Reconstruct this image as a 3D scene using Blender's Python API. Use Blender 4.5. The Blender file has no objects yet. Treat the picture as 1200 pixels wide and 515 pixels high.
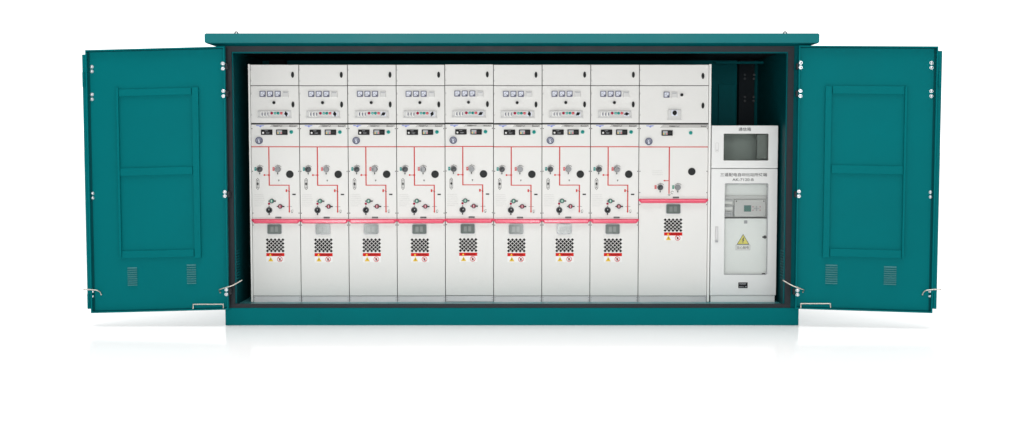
import bpy, bmesh, math, random
from mathutils import Vector, Matrix
random.seed(7)
R = math.radians
S = bpy.context.scene
COL = S.collection

# ------------------------------------------------------------------ camera
CAM_D, CAM_H, FPX, PITCH = 10.0, 1.527, 1390.0, R(3.60)
cd = bpy.data.cameras.new('camera'); cam = bpy.data.objects.new('camera', cd); COL.objects.link(cam)
cam.location = (0, -CAM_D, CAM_H); cam.rotation_euler = (R(90) - PITCH, 0, 0)
cd.sensor_width = 36; cd.lens = FPX * 36 / 1200; cd.clip_start = 0.1; cd.clip_end = 600
S.camera = cam

# ------------------------------------------------------------------ world: white studio surround, dimmer in front of the cabinet
w = bpy.data.worlds.new('World'); S.world = w; w.use_nodes = True
nt = w.node_tree; nt.nodes.clear()
wo = nt.nodes.new('ShaderNodeOutputWorld'); bg = nt.nodes.new('ShaderNodeBackground')
tc = nt.nodes.new('ShaderNodeTexCoord'); sx = nt.nodes.new('ShaderNodeSeparateXYZ')
nt.links.new(tc.outputs['Generated'], sx.inputs[0])
def mr(inp, a, b, c, d):
    n = nt.nodes.new('ShaderNodeMapRange'); n.interpolation_type = 'SMOOTHSTEP'
    nt.links.new(inp, n.inputs[0])
    for i, v in enumerate((a, b, c, d)): n.inputs[i + 1].default_value = v
    return n.outputs[0]
W_FRONT, W_BACK = 0.22, 1.5
mx = nt.nodes.new('ShaderNodeMath'); mx.operation = 'MAXIMUM'
nt.links.new(mr(sx.outputs['Y'], -0.15, 0.10, W_FRONT, W_BACK), mx.inputs[0])
nt.links.new(mr(sx.outputs['Z'], 0.70, 0.92, W_FRONT, 2.6), mx.inputs[1])
bg.inputs['Color'].default_value = (1, 1, 1, 1)
nt.links.new(mx.outputs[0], bg.inputs['Strength']); nt.links.new(bg.outputs[0], wo.inputs[0])

# ------------------------------------------------------------------ studio lamps and an added floor fill
def area(name, loc, target, sx_, sy_, radiance, col=(1, 1, 1), spread=180):
    l = bpy.data.lights.new(name, 'AREA'); l.shape = 'RECTANGLE'; l.size = sx_; l.size_y = sy_
    l.energy = radiance * math.pi * sx_ * sy_; l.color = col; l.spread = R(spread)
    o = bpy.data.objects.new(name, l); COL.objects.link(o); o.location = loc
    o.rotation_euler = (Vector(target) - Vector(loc)).to_track_quat('-Z', 'Y').to_euler()
    return o
KEY = area('key_softbox', (0.2, -13.0, 3.55), (0, 0, 1.2), 10.0, 1.5, 7.2, (1, 0.985, 0.96))
TOP = area('overhead_floor_fill', (0, -1.0, 5.2), (0, -1.0, 0), 10.5, 2.0, 0.85, spread=90)  # added lamp that brightens the floor and thins the contact shade
ST1 = area('strip_softbox', (-3.15, -12.0, 1.75), (-1.2, 0, 1.0), 0.75, 2.9, 25.0)
ST2 = area('strip_softbox', (0.75, -12.0, 1.55), (0.3, 0, 1.0), 0.75, 2.5, 25.0)

# ------------------------------------------------------------------ view
S.view_settings.view_transform = 'Standard'; S.view_settings.look = 'None'
S.view_settings.exposure = 0; S.view_settings.gamma = 1
S.render.engine = 'CYCLES'
S.cycles.use_denoising = True
S.cycles.max_bounces = 8; S.cycles.transparent_max_bounces = 12

# ------------------------------------------------------------------ helpers
CAM = Vector((0, -CAM_D, CAM_H))
def ray(px, py):
    r = Vector((1, 0, 0)); u = Vector((0, math.sin(PITCH), math.cos(PITCH))); f = Vector((0, math.cos(PITCH), -math.sin(PITCH)))
    return f + r * ((px - 600) / FPX) - u * ((py - 257.5) / FPX)
def U(px, py, Y):                       # a measured point of the photograph on the vertical plane y = Y
    d = ray(px, py); t = (Y + CAM_D) / d.y
    return CAM + d * t

def mat(name, col, rough=0.5, metal=0.0, spec=0.5, bump=0.0, bscale=400, var=0.0, vscale=3.0, coat=0.0, emit=0):
    m = bpy.data.materials.new(name); m.use_nodes = True
    n = m.node_tree; b = n.nodes['Principled BSDF']
    b.inputs['Base Color'].default_value = (*col, 1); b.inputs['Roughness'].default_value = rough
    b.inputs['Metallic'].default_value = metal; b.inputs['Specular IOR Level'].default_value = spec
    b.inputs['Coat Weight'].default_value = coat; b.inputs['Coat Roughness'].default_value = 0.08
    t = n.nodes.new('ShaderNodeTexCoord')
    if var:
        no = n.nodes.new('ShaderNodeTexNoise'); no.inputs['Scale'].default_value = vscale; no.inputs['Detail'].default_value = 6
        n.links.new(t.outputs['Object'], no.inputs['Vector'])
        r = n.nodes.new('ShaderNodeMapRange'); r.inputs[1].default_value = 0.3; r.inputs[2].default_value = 0.7
        r.inputs[3].default_value = 1 - var; r.inputs[4].default_value = 1 + var
        n.links.new(no.outputs['Fac'], r.inputs[0])
        mu = n.nodes.new('ShaderNodeVectorMath'); mu.operation = 'SCALE'; mu.inputs[0].default_value = col
        n.links.new(r.outputs[0], mu.inputs['Scale']); n.links.new(mu.outputs[0], b.inputs['Base Color'])
        r2 = n.nodes.new('ShaderNodeMapRange'); r2.inputs[1].default_value = 0.3; r2.inputs[2].default_value = 0.7
        r2.inputs[3].default_value = rough * 0.85; r2.inputs[4].default_value = min(1, rough * 1.15)
        n.links.new(no.outputs['Fac'], r2.inputs[0]); n.links.new(r2.outputs[0], b.inputs['Roughness'])
    if bump:
        n2 = n.nodes.new('ShaderNodeTexNoise'); n2.inputs['Scale'].default_value = bscale; n2.inputs['Detail'].default_value = 3
        n.links.new(t.outputs['Object'], n2.inputs['Vector'])
        bp = n.nodes.new('ShaderNodeBump'); bp.inputs['Strength'].default_value = bump; bp.inputs['Distance'].default_value = 0.002
        n.links.new(n2.outputs['Fac'], bp.inputs['Height']); n.links.new(bp.outputs[0], b.inputs['Normal'])
    if emit:
        b.inputs['Emission Color'].default_value = (*col, 1); b.inputs['Emission Strength'].default_value = emit
    return m

M = {}
M['teal'] = mat('teal_powder_coat', (0.0, 0.134, 0.146), 0.45, spec=0.03, bump=0.05, bscale=9, var=0.035, vscale=1.6)
M['teal_roof'] = mat('teal_roof_paint', (0.0, 0.140, 0.152), 0.36, spec=0.17, bump=0.04, bscale=9, var=0.03, vscale=2)
M['teal_in'] = mat('teal_inner_shaded', (0.0, 0.095, 0.108), 0.45, spec=0.04, var=0.06, vscale=2)  # darker copy of the teal, interior shade put into the colour
M['teal_side'] = mat('teal_side_shaded', (0.0, 0.050, 0.057), 0.45, spec=0.04, var=0.06, vscale=2)  # shade on the inner side walls put into a darker teal
M['soffit'] = mat('teal_soffit_shaded', (0.0, 0.085, 0.095), 0.6, spec=0.0)  # under-roof shade put into a darker soffit colour
M['near_black'] = mat('near_black_interior', (0.006, 0.010, 0.013), 0.7, spec=0.15, var=0.2, vscale=4)  # ceiling's shade under the roof put into the colour; posts share it
M['floorplate'] = mat('teal_floor_plate', (0.05, 0.22, 0.24), 0.35, spec=0.4, var=0.12, vscale=5)
M['gasket'] = mat('gasket_rubber', (0.013, 0.017, 0.022), 0.5, spec=0.25, var=0.2, vscale=9)
M['white'] = mat('ivory_cubicle_paint', (0.728, 0.724, 0.702), 0.45, spec=0.25, bump=0.03, bscale=14, var=0.010, vscale=1.4)
M['whiteb'] = mat('ivory_edge_paint', (0.80, 0.80, 0.775), 0.4, spec=0.3)
M['tw'] = mat('white_terminal_paint', (0.76, 0.765, 0.755), 0.42, spec=0.28, var=0.010, vscale=2)
M['tg'] = mat('pale_green_inner_paint', (0.86, 0.88, 0.865), 0.45, spec=0.25, var=0.02, vscale=5)
M['gap'] = mat('seam_shadow_gap', (0.04, 0.04, 0.038), 0.8, spec=0.1)
M['plinth'] = mat('grey_plinth_steel', (0.58, 0.575, 0.58), 0.35, metal=0.25, var=0.05, vscale=4)
M['grey'] = mat('grey_plastic', (0.36, 0.37, 0.39), 0.4)
M['lgrey'] = mat('light_grey_plastic', (0.58, 0.58, 0.57), 0.4)
M['strip'] = mat('silver_name_strip', (0.40, 0.395, 0.38), 0.35, metal=0.1)
M['bezel'] = mat('meter_bezel', (0.12, 0.128, 0.19), 0.4, spec=0.2)
M['face'] = mat('meter_face', (0.68, 0.71, 0.80), 0.35)
M['black'] = mat('black_plastic', (0.010, 0.010, 0.011), 0.45, spec=0.12)
M['dark'] = mat('dark_grey_plastic', (0.026, 0.028, 0.028), 0.5, spec=0.12)
M['ink'] = mat('printed_ink', (0.04, 0.04, 0.04), 0.6, spec=0.1)
M['tink'] = mat('grey_printed_ink', (0.11, 0.11, 0.11), 0.6, spec=0.1)
M['edge_shade'] = mat('dark_teal_edge_shade', (0.0, 0.055, 0.062), 0.6, spec=0.05)  # recess shade at the leaf edges put into the colour
M['fink'] = mat('pale_printed_ink', (0.60, 0.60, 0.58), 0.6)
M['blue'] = mat('blue_print', (0.10, 0.17, 0.62), 0.5)
M['red'] = mat('red_line_paint', (0.56, 0.04, 0.036), 0.5, spec=0.1)
M['redp'] = mat('red_plastic', (0.55, 0.045, 0.05), 0.3)
M['crim'] = mat('crimson_plastic', (0.36, 0.010, 0.05), 0.35, spec=0.2)
M['pink'] = mat('pink_plastic', (0.66, 0.13, 0.15), 0.35, spec=0.2)
M['tealp'] = mat('teal_plastic', (0.0, 0.25, 0.22), 0.3, spec=0.25)
M['tealring'] = mat('pale_teal_plastic', (0.15, 0.46, 0.41), 0.35, spec=0.2)
M['green'] = mat('green_plastic', (0.03, 0.26, 0.17), 0.35)
M['greend'] = mat('dark_green_plastic', (0.02, 0.12, 0.075), 0.35)
M['bar'] = mat('crimson_trim_enamel', (0.72, 0.075, 0.14), 0.17, spec=0.5, coat=0.0)
M['glass'] = mat('smoked_viewing_pane', (0.105, 0.13, 0.12), 0.15, spec=0.5, var=0.12, vscale=25)
M['glass2'] = mat('embossed_pane', (0.15, 0.175, 0.165), 0.2, spec=0.6)
M['signred'] = mat('sign_red', (0.60, 0.012, 0.010), 0.5, spec=0.1)
M['signwhite'] = mat('sign_white', (0.80, 0.79, 0.78), 0.4)
M['yellow'] = mat('sign_yellow', (0.72, 0.47, 0.01), 0.4)
M['yellow2'] = mat('sign_lemon_yellow', (0.74, 0.66, 0.08), 0.4)
M['chrome'] = mat('bolt_chrome', (0.72, 0.74, 0.77), 0.3, metal=0.9)
M['steel'] = mat('socket_steel', (0.20, 0.205, 0.21), 0.42, metal=0.6, spec=0.3)
M['steeld'] = mat('socket_dark_steel', (0.07, 0.075, 0.08), 0.45, metal=0.3, spec=0.3)
M['rod'] = mat('rod_steel', (0.52, 0.48, 0.43), 0.35, metal=0.9)
M['screen'] = mat('lcd_screen', (0.03, 0.15, 0.125), 0.2)
M['louvre'] = mat('louvre_slat_edge', (0.035, 0.175, 0.185), 0.4, spec=0.2)
M['lampw'] = mat('white_lens', (0.85, 0.85, 0.83), 0.2)
# floor
fm = bpy.data.materials.new('white_studio_floor'); fm.use_nodes = True
ft = fm.node_tree; ft.nodes.clear()
f_o = ft.nodes.new('ShaderNodeOutputMaterial'); f_m = ft.nodes.new('ShaderNodeMixShader'); f_d = ft.nodes.new('ShaderNodeBsdfDiffuse'); f_g = ft.nodes.new('ShaderNodeBsdfGlossy')
f_d.inputs[0].default_value = (0.785, 0.785, 0.785, 1); f_g.inputs[0].default_value = (1, 1, 1, 1); f_g.inputs['Roughness'].default_value = 0.10; f_m.inputs[0].default_value = 0.21
ft.links.new(f_d.outputs[0], f_m.inputs[1]); ft.links.new(f_g.outputs[0], f_m.inputs[2]); ft.links.new(f_m.outputs[0], f_o.inputs[0])
M['floor'] = fm
# clear glass: thin pane
gm = bpy.data.materials.new('clear_glass_pane'); gm.use_nodes = True; g = gm.node_tree; g.nodes.clear()
go = g.nodes.new('ShaderNodeOutputMaterial'); gx = g.nodes.new('ShaderNodeMixShader')
gt = g.nodes.new('ShaderNodeBsdfTransparent'); gg = g.nodes.new('ShaderNodeBsdfGlossy'); gf = g.nodes.new('ShaderNodeFresnel')
gt.inputs[0].default_value = (0.99, 1.0, 0.995, 1); gg.inputs['Roughness'].default_value = 0.03; gf.inputs[0].default_value = 1.5
g.links.new(gf.outputs[0], gx.inputs[0]); g.links.new(gt.outputs[0], gx.inputs[1]); g.links.new(gg.outputs[0], gx.inputs[2]); g.links.new(gx.outputs[0], go.inputs[0])
M['clear'] = gm
gm2 = gm.copy(); gm2.name = 'grey_glass_pane'; M['clearg'] = gm2
for n in gm2.node_tree.nodes:
    if n.type == 'BSDF_TRANSPARENT': n.inputs[0].default_value = (0.76, 0.79, 0.775, 1)

def tag(o, label=None, cat=None, group=None, kind=None):
    if label: o['label'] = label
    if cat: o['category'] = cat
    if group: o['group'] = group
    if kind: o['kind'] = kind
    return o
def empty(name, loc, rz=0):
    o = bpy.data.objects.new(name, None); COL.objects.link(o); o.location = loc; o.rotation_euler = (0, 0, rz)
    o.empty_display_size = 0.1
    return o
def kids(o): return [c for c in COL.objects if c.parent == o]
def copy_tree(o, parent=None):
    c = o.copy(); COL.objects.link(c); c.parent = parent
    for ch in kids(o): copy_tree(ch, c)
    return c

class MB:
    """collects shapes into one mesh"""
    def __init__(s): s.bm = bmesh.new()
    def _mi(s, faces, mi):
        for f in faces: f.material_index = mi
    def box(s, x0, x1, y0, y1, z0, z1, mi=0, bev=0.0):
        t = bmesh.new()
        bmesh.ops.create_cube(t, size=1)
        for v in t.verts:
            v.co = Vector(((x0 + x1) / 2 + v.co.x * (x1 - x0), (y0 + y1) / 2 + v.co.y * (y1 - y0), (z0 + z1) / 2 + v.co.z * (z1 - z0)))
        if bev:
            bmesh.ops.bevel(t, geom=t.edges[:], offset=bev, segments=2, affect='EDGES', profile=0.5)
        s._merge(t, mi); return s
    def _merge(s, t, mi):
        mp = {}
        for v in t.verts: mp[v] = s.bm.verts.new(v.co)
        for f in t.faces:
            try:
                nf = s.bm.faces.new([mp[v] for v in f.verts]); nf.material_index = mi; nf.smooth = f.smooth
            except ValueError: pass
        t.free()
    def prism(s, pts, y0, y1, mi=0):                       # polygon in xz, extruded along y
        n = len(pts)
        a = [s.bm.verts.new((p[0], y0, p[1])) for p in pts]; c = [s.bm.verts.new((p[0], y1, p[1])) for p in pts]
        fs = [s.bm.faces.new(a), s.bm.faces.new(list(reversed(c)))]
        for i in range(n): fs.append(s.bm.faces.new((a[(i + 1) % n], a[i], c[i], c[(i + 1) % n])))
        s._mi(fs, mi); return s
    def disc(s, cx, cz, r, y0, y1, mi=0, n=20, r1=None):   # cylinder along y (front at y0)
        r1 = r if r1 is None else r1
        a = [s.bm.verts.new((cx + r1 * math.cos(2 * math.pi * i / n), y0, cz + r1 * math.sin(2 * math.pi * i / n))) for i in range(n)]
        c = [s.bm.verts.new((cx + r * math.cos(2 * math.pi * i / n), y1, cz + r * math.sin(2 * math.pi * i / n))) for i in range(n)]
        fs = [s.bm.faces.new(a), s.bm.faces.new(list(reversed(c)))]
        for i in range(n): fs.append(s.bm.faces.new((a[(i + 1) % n], a[i], c[i], c[(i + 1) % n])))
        s._mi(fs, mi); return s
    def ring(s, cx, cz, r0, r1, y0, y1, mi=0, n=24, a0=0, a1=360):
        full = abs(a1 - a0) >= 360; k = n if full else n + 1
        L = []
        for i in range(k):
            t = R(a0 + (a1 - a0) * i / n); ct, st = math.cos(t), math.sin(t)
            L.append([s.bm.verts.new((cx + r * ct, y, cz + r * st)) for r, y in ((r0, y1), (r0, y0), (r1, y0), (r1, y1))])
        fs = []
        for i in range(n):
            p, q = L[i], L[(i + 1) % k]
            for j in range(4): fs.append(s.bm.faces.new((p[j], p[(j + 1) % 4], q[(j + 1) % 4], q[j])))
        if not full: fs += [s.bm.faces.new(list(reversed(L[0]))), s.bm.faces.new(L[-1])]
        s._mi(fs, mi); return s
    def dome(s, cx, cz, r, y, h, mi=0):
        t = bmesh.new(); bmesh.ops.create_uvsphere(t, u_segments=14, v_segments=8, radius=1)
        for v in t.verts: v.co = Vector((cx + v.co.x * r, y - v.co.z * h, cz + v.co.y * r))
        for f in t.faces: f.smooth = True
        s._merge(t, mi); return s
    def tube(s, pts, r, mi=0, n=8):
        pts = [Vector(p) for p in pts]; rings = []
        for i, p in enumerate(pts):
            d = (pts[min(i + 1, len(pts) - 1)] - pts[max(i - 1, 0)]).normalized()
            a = d.orthogonal().normalized() if i == 0 else (rings[-1][1] - d * rings[-1][1].dot(d)).normalized()
            c = d.cross(a)
            rings.append(([s.bm.verts.new(p + a * r * math.cos(2 * math.pi * k / n) + c * r * math.sin(2 * math.pi * k / n)) for k in range(n)], a))
        fs = []
        for i in range(len(pts) - 1):
            p, q = rings[i][0], rings[i + 1][0]
            for k in range(n):
                f = s.bm.faces.new((p[k], p[(k + 1) % n], q[(k + 1) % n], q[k])); f.smooth = True; fs.append(f)
        fs += [s.bm.faces.new(list(reversed(rings[0][0]))), s.bm.faces.new(rings[-1][0])]
        s._mi(fs, mi); return s
    def holed(s, outer, inner, y0, y1, mi=0):              # plate with an opening, polygons in xz
        t = bmesh.new(); loops = {}
        for y in (y0, y1):
            es = []
            for nm, pl in (('o', outer), ('i', inner)):
                vs = [t.verts.new((p[0], y, p[1])) for p in pl]; loops[nm, y] = vs
                es += [t.edges.new((vs[i], vs[(i + 1) % len(vs)])) for i in range(len(vs))]
            bmesh.ops.triangle_fill(t, use_beauty=True, edges=es)
        for nm, pl in (('o', outer), ('i', inner)):
            a, c = loops[nm, y0], loops[nm, y1]
            for i in range(len(pl)):
                j = (i + 1) % len(pl); t.faces.new((a[j], a[i], c[i], c[j]))
        bmesh.ops.recalc_face_normals(t, faces=t.faces[:])
        s._merge(t, mi); return s
    def build(s, name, mats, parent=None, fn=None, loc=None, recalc=True):
        if fn:
            for v in s.bm.verts: v.co = fn(v.co)
        if recalc: bmesh.ops.recalc_face_normals(s.bm, faces=s.bm.faces[:])
        me = bpy.data.meshes.new(name); s.bm.to_mesh(me); s.bm.free()
        for m in (mats if isinstance(mats, (list, tuple)) else [mats]): me.materials.append(M[m])
        o = bpy.data.objects.new(name, me); COL.objects.link(o)
        if parent: o.parent = parent
        if loc: o.location = loc
        return o

def rrect(x0, x1, z0, z1, r, n=5):
    P = []
    for cx, cz, a in ((x1 - r, z1 - r, 0), (x0 + r, z1 - r, 90), (x0 + r, z0 + r, 180), (x1 - r, z0 + r, 270)):
        for i in range(n + 1):
            t = R(a + 90 * i / n); P.append((cx + r * math.cos(t), cz + r * math.sin(t)))
    return P
def text(name, s, cx, cz, h, y, m, parent, width=None, bold=0.0):
    c = bpy.data.curves.new(name, 'FONT'); c.body = s; c.size = 1; c.extrude = 0.01; c.offset = bold
    c.align_x = 'CENTER'; c.align_y = 'CENTER'
    t = bpy.data.objects.new(name, c); COL.objects.link(t)
    bpy.context.view_layer.update()
    me = bpy.data.meshes.new_from_object(t.evaluated_get(bpy.context.evaluated_depsgraph_get()))
    bpy.data.objects.remove(t); bpy.data.curves.remove(c)
    xs = [v.co.x for v in me.vertices]; ys = [v.co.y for v in me.vertices]; zs = [v.co.z for v in me.vertices]
    k = h / (max(ys) - min(ys)); kx = k if width is None else width / (max(xs) - min(xs))
    mxx, mxy = (max(xs) + min(xs)) / 2, (max(ys) + min(ys)) / 2
    for v in me.vertices:
        v.co = Vector((cx + (v.co.x - mxx) * kx, y - 0.0004 * (v.co.z - min(zs)) / max(1e-6, max(zs) - min(zs)), cz + (v.co.y - mxy) * k))
    me.materials.clear(); me.materials.append(M[m])
    for p in me.polygons: p.material_index = 0
    o = bpy.data.objects.new(name, me); COL.objects.link(o); o.parent = parent
    return o
def strokes(mb, x0, x1, z0, z1, y0, y1, mi=0, seed=1, chars=8):   # unreadably small print
    rg = random.Random(seed); cw = (x1 - x0) / chars
    for i in range(chars):
        xa = x0 + i * cw; k = rg.random()
        mb.box(xa, xa + cw * 0.26, y0, y1, z0, z1, mi)
        if k < .7: mb.box(xa + cw * 0.27, xa + cw * 0.75, y0, y1, z1 - (z1 - z0) * .3, z1, mi)
        if k > .3: mb.box(xa + cw * 0.27, xa + cw * 0.75, y0, y1, z0 + (z1 - z0) * .1, z0 + (z1 - z0) * .38, mi)
        if .2 < k < .8: mb.box(xa + cw * 0.52, xa + cw * 0.76, y0, y1, z0 + (z1 - z0) * .4, z1 - (z1 - z0) * .32, mi)

# ------------------------------------------------------------------ the setting
fl = MB(); fl.bm.faces.new([fl.bm.verts.new(p) for p in ((-150, -60, 0), (150, -60, 0), (150, 250, 0), (-150, 250, 0))])
tag(fl.build('floor', 'floor'), kind='structure')

# ------------------------------------------------------------------ enclosure
Z_TOP, Z_FAS = U(600, 39.3, -0.135).z, U(600, 50.6, -0.135).z
Z_SOF = U(600, 54.0, 0).z                    # roof meets the wall
Z_GT0, Z_GT1 = U(600, 61.0, 0).z, U(600, 54.6, 0).z
Z_LIPT = U(600, 62.6, 0).z
Z_B = U(600, 361.3, -0.02).z                 # base top
Z_GB0, Z_GB1 = Z_B + 0.002, U(600, 356.0, 0).z
HW = U(936, 370, -0.02).x                    # base half width
X_FR = U(935.5, 200, 0).x                    # body half width
OC = -0.018                                   # the opening sits a little left of the body's middle
X_G1, X_G0, X_LIP = U(930.6, 200, 0).x, U(923.8, 200, 0).x, U(922.6, 200, 0).x
X_IN = X_LIP + 0.022
DEP = 1.34
YP = 0.28
ZF = U(600, 354.2, YP).z                     # inner floor height under the cubicles
enc = empty('substation_cabinet', (0, 0.6, 0)); tag(enc, 'large teal outdoor enclosure with folding doors opened wide around the white cubicles', 'enclosure')
E0 = Vector((0, 0.6, 0))
def eb(mb, name, m, par=None, fn=None):
    sh = (lambda c: Vector(c) - E0) if fn is None else (lambda c: fn(c) - E0)
    return mb.build(name, m, enc if par is None else par, sh)
# base
b_ = MB(); b_.box(-HW, HW, -0.02, DEP + .02, 0, Z_B, bev=0.004)
base = eb(b_, 'base_frame', 'teal')
p_ = MB(); p_.disc(U(372, 371, -0.02).x, U(372, 371, -0.02).z, 0.030, -0.0225, -0.02, n=24)
p_.build('blanking_cap', 'teal', base, lambda c: Vector(c) - E0)
# walls
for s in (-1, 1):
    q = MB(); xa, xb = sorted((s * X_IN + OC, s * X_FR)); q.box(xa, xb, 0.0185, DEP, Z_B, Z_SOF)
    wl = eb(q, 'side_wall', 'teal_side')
    lv = MB()
    for i in range(11):
        z = U(600, 327 - i * 3.2, 0.13).z
        xa, xb = sorted((s * X_IN + OC, s * (X_IN - 0.007) + OC)); lv.box(xa, xb, 0.05, 0.21, z, z + 0.010)
    lv.build('louvre_vent', 'teal_in', wl, lambda c: Vector(c) - E0)
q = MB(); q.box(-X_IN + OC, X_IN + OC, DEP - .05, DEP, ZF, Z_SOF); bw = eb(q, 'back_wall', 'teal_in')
q = MB(); q.box(-X_IN + OC, X_IN + OC, 0.0185, DEP - .05, Z_B, ZF); eb(q, 'cabinet_floor', 'floorplate')
q = MB(); q.box(-X_IN + OC, X_IN + OC, 0.0185, DEP - .05, Z_LIPT + .03, Z_SOF); eb(q, 'ceiling', 'near_black')
# face frame: lip round the opening
def rect(x, z0, z1, o=0): return [(-x + o, z0), (x + o, z0), (x + o, z1), (-x + o, z1)]
q = MB(); q.holed(rect(X_FR, Z_B, Z_SOF), rect(X_LIP, ZF - 0.004, Z_LIPT, OC), 0.0, 0.018); eb(q, 'door_frame', 'teal_in')  # darker teal carries the shade of the hinge gap
q = MB(); q.holed(rect(X_G1, Z_GB0, Z_GT1, OC), rect(X_G0, Z_GB1, Z_GT0, OC), -0.014, -0.001); eb(q, 'gasket', 'gasket')
# rear posts and rails seen above the terminal cabinet
for px in (-866, 866, ):
    s = 1 if px > 0 else -1
    xa = U(866, 100, DEP - .16).x; xb = U(884, 100, DEP - .16).x
    q = MB(); q.box(*sorted((s * xa, s * xb)), DEP - .17, DEP - .05, ZF, Z_LIPT + .03, bev=.004); po = eb(q, 'corner_post', 'near_black')
    if s > 0:
        for bx in (873, 886):
            for by in (88, 92.5, 114, 118.5):
                m_ = MB(); c = U(bx, by, DEP - .17); m_.dome(c.x if bx < 880 else xb - .006, c.z, .012, DEP - .17, .008); m_.build('bolt', 'steeld', po, lambda c: Vector(c) - E0)
q = MB(); xa = U(842, 100, DEP - .06).x; xb = U(862, 100, DEP - .06).x
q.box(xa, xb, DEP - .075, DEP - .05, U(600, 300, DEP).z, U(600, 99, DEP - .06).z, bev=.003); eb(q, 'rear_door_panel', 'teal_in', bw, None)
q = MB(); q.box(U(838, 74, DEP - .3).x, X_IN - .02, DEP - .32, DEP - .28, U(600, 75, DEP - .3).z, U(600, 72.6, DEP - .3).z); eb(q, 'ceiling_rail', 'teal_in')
# roof
ex = U(960.3, 45, -0.135).x; oy = .135
q = MB()
def rloop(x, y0, y1, z): return [q.bm.verts.new(p) for p in ((-x, y0, z), (x, y0, z), (x, y1, z), (-x, y1, z))]
L = [rloop(X_FR, 0, DEP, Z_SOF - .0), rloop(ex, -oy, DEP + oy, Z_FAS), rloop(ex, -oy, DEP + oy, Z_TOP), rloop(ex - 1.0, DEP / 2 - .01, DEP / 2 + .01, Z_TOP + .05)]
for a, c in zip(L, L[1:]):
    for i in range(4): q.bm.faces.new((a[i], a[(i + 1) % 4], c[(i + 1) % 4], c[i]))
q.bm.faces.new(list(reversed(L[0]))); q.bm.faces.new(L[-1])
bmesh.ops.bevel(q.bm, geom=[e for e in q.bm.edges if abs(e.verts[0].co.z - Z_TOP) < 1e-4 and abs(e.verts[1].co.z - Z_TOP) < 1e-4 or (abs(e.verts[0].co.z - Z_FAS) < 1e-4 and abs(e.verts[1].co.z - Z_FAS) < 1e-4)], offset=.006, segments=2, affect='EDGES')
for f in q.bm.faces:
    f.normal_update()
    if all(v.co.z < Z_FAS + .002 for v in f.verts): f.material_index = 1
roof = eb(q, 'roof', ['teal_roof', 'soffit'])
for px in (277, 920):
    c = U(px, 39, 0.05); m_ = MB()
    m_.box(c.x - .014, c.x + .014, .03, .07, Z_TOP - .004, Z_TOP + .012)
    pts = [(c.x + .012 * math.cos(t * math.pi / 8), .05, Z_TOP + .018 + .012 * math.sin(t * math.pi / 8)) for t in range(17)]
    m_.tube(pts, .006); m_.build('lifting_lug', 'steel', roof, lambda c: Vector(c) - E0)

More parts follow.
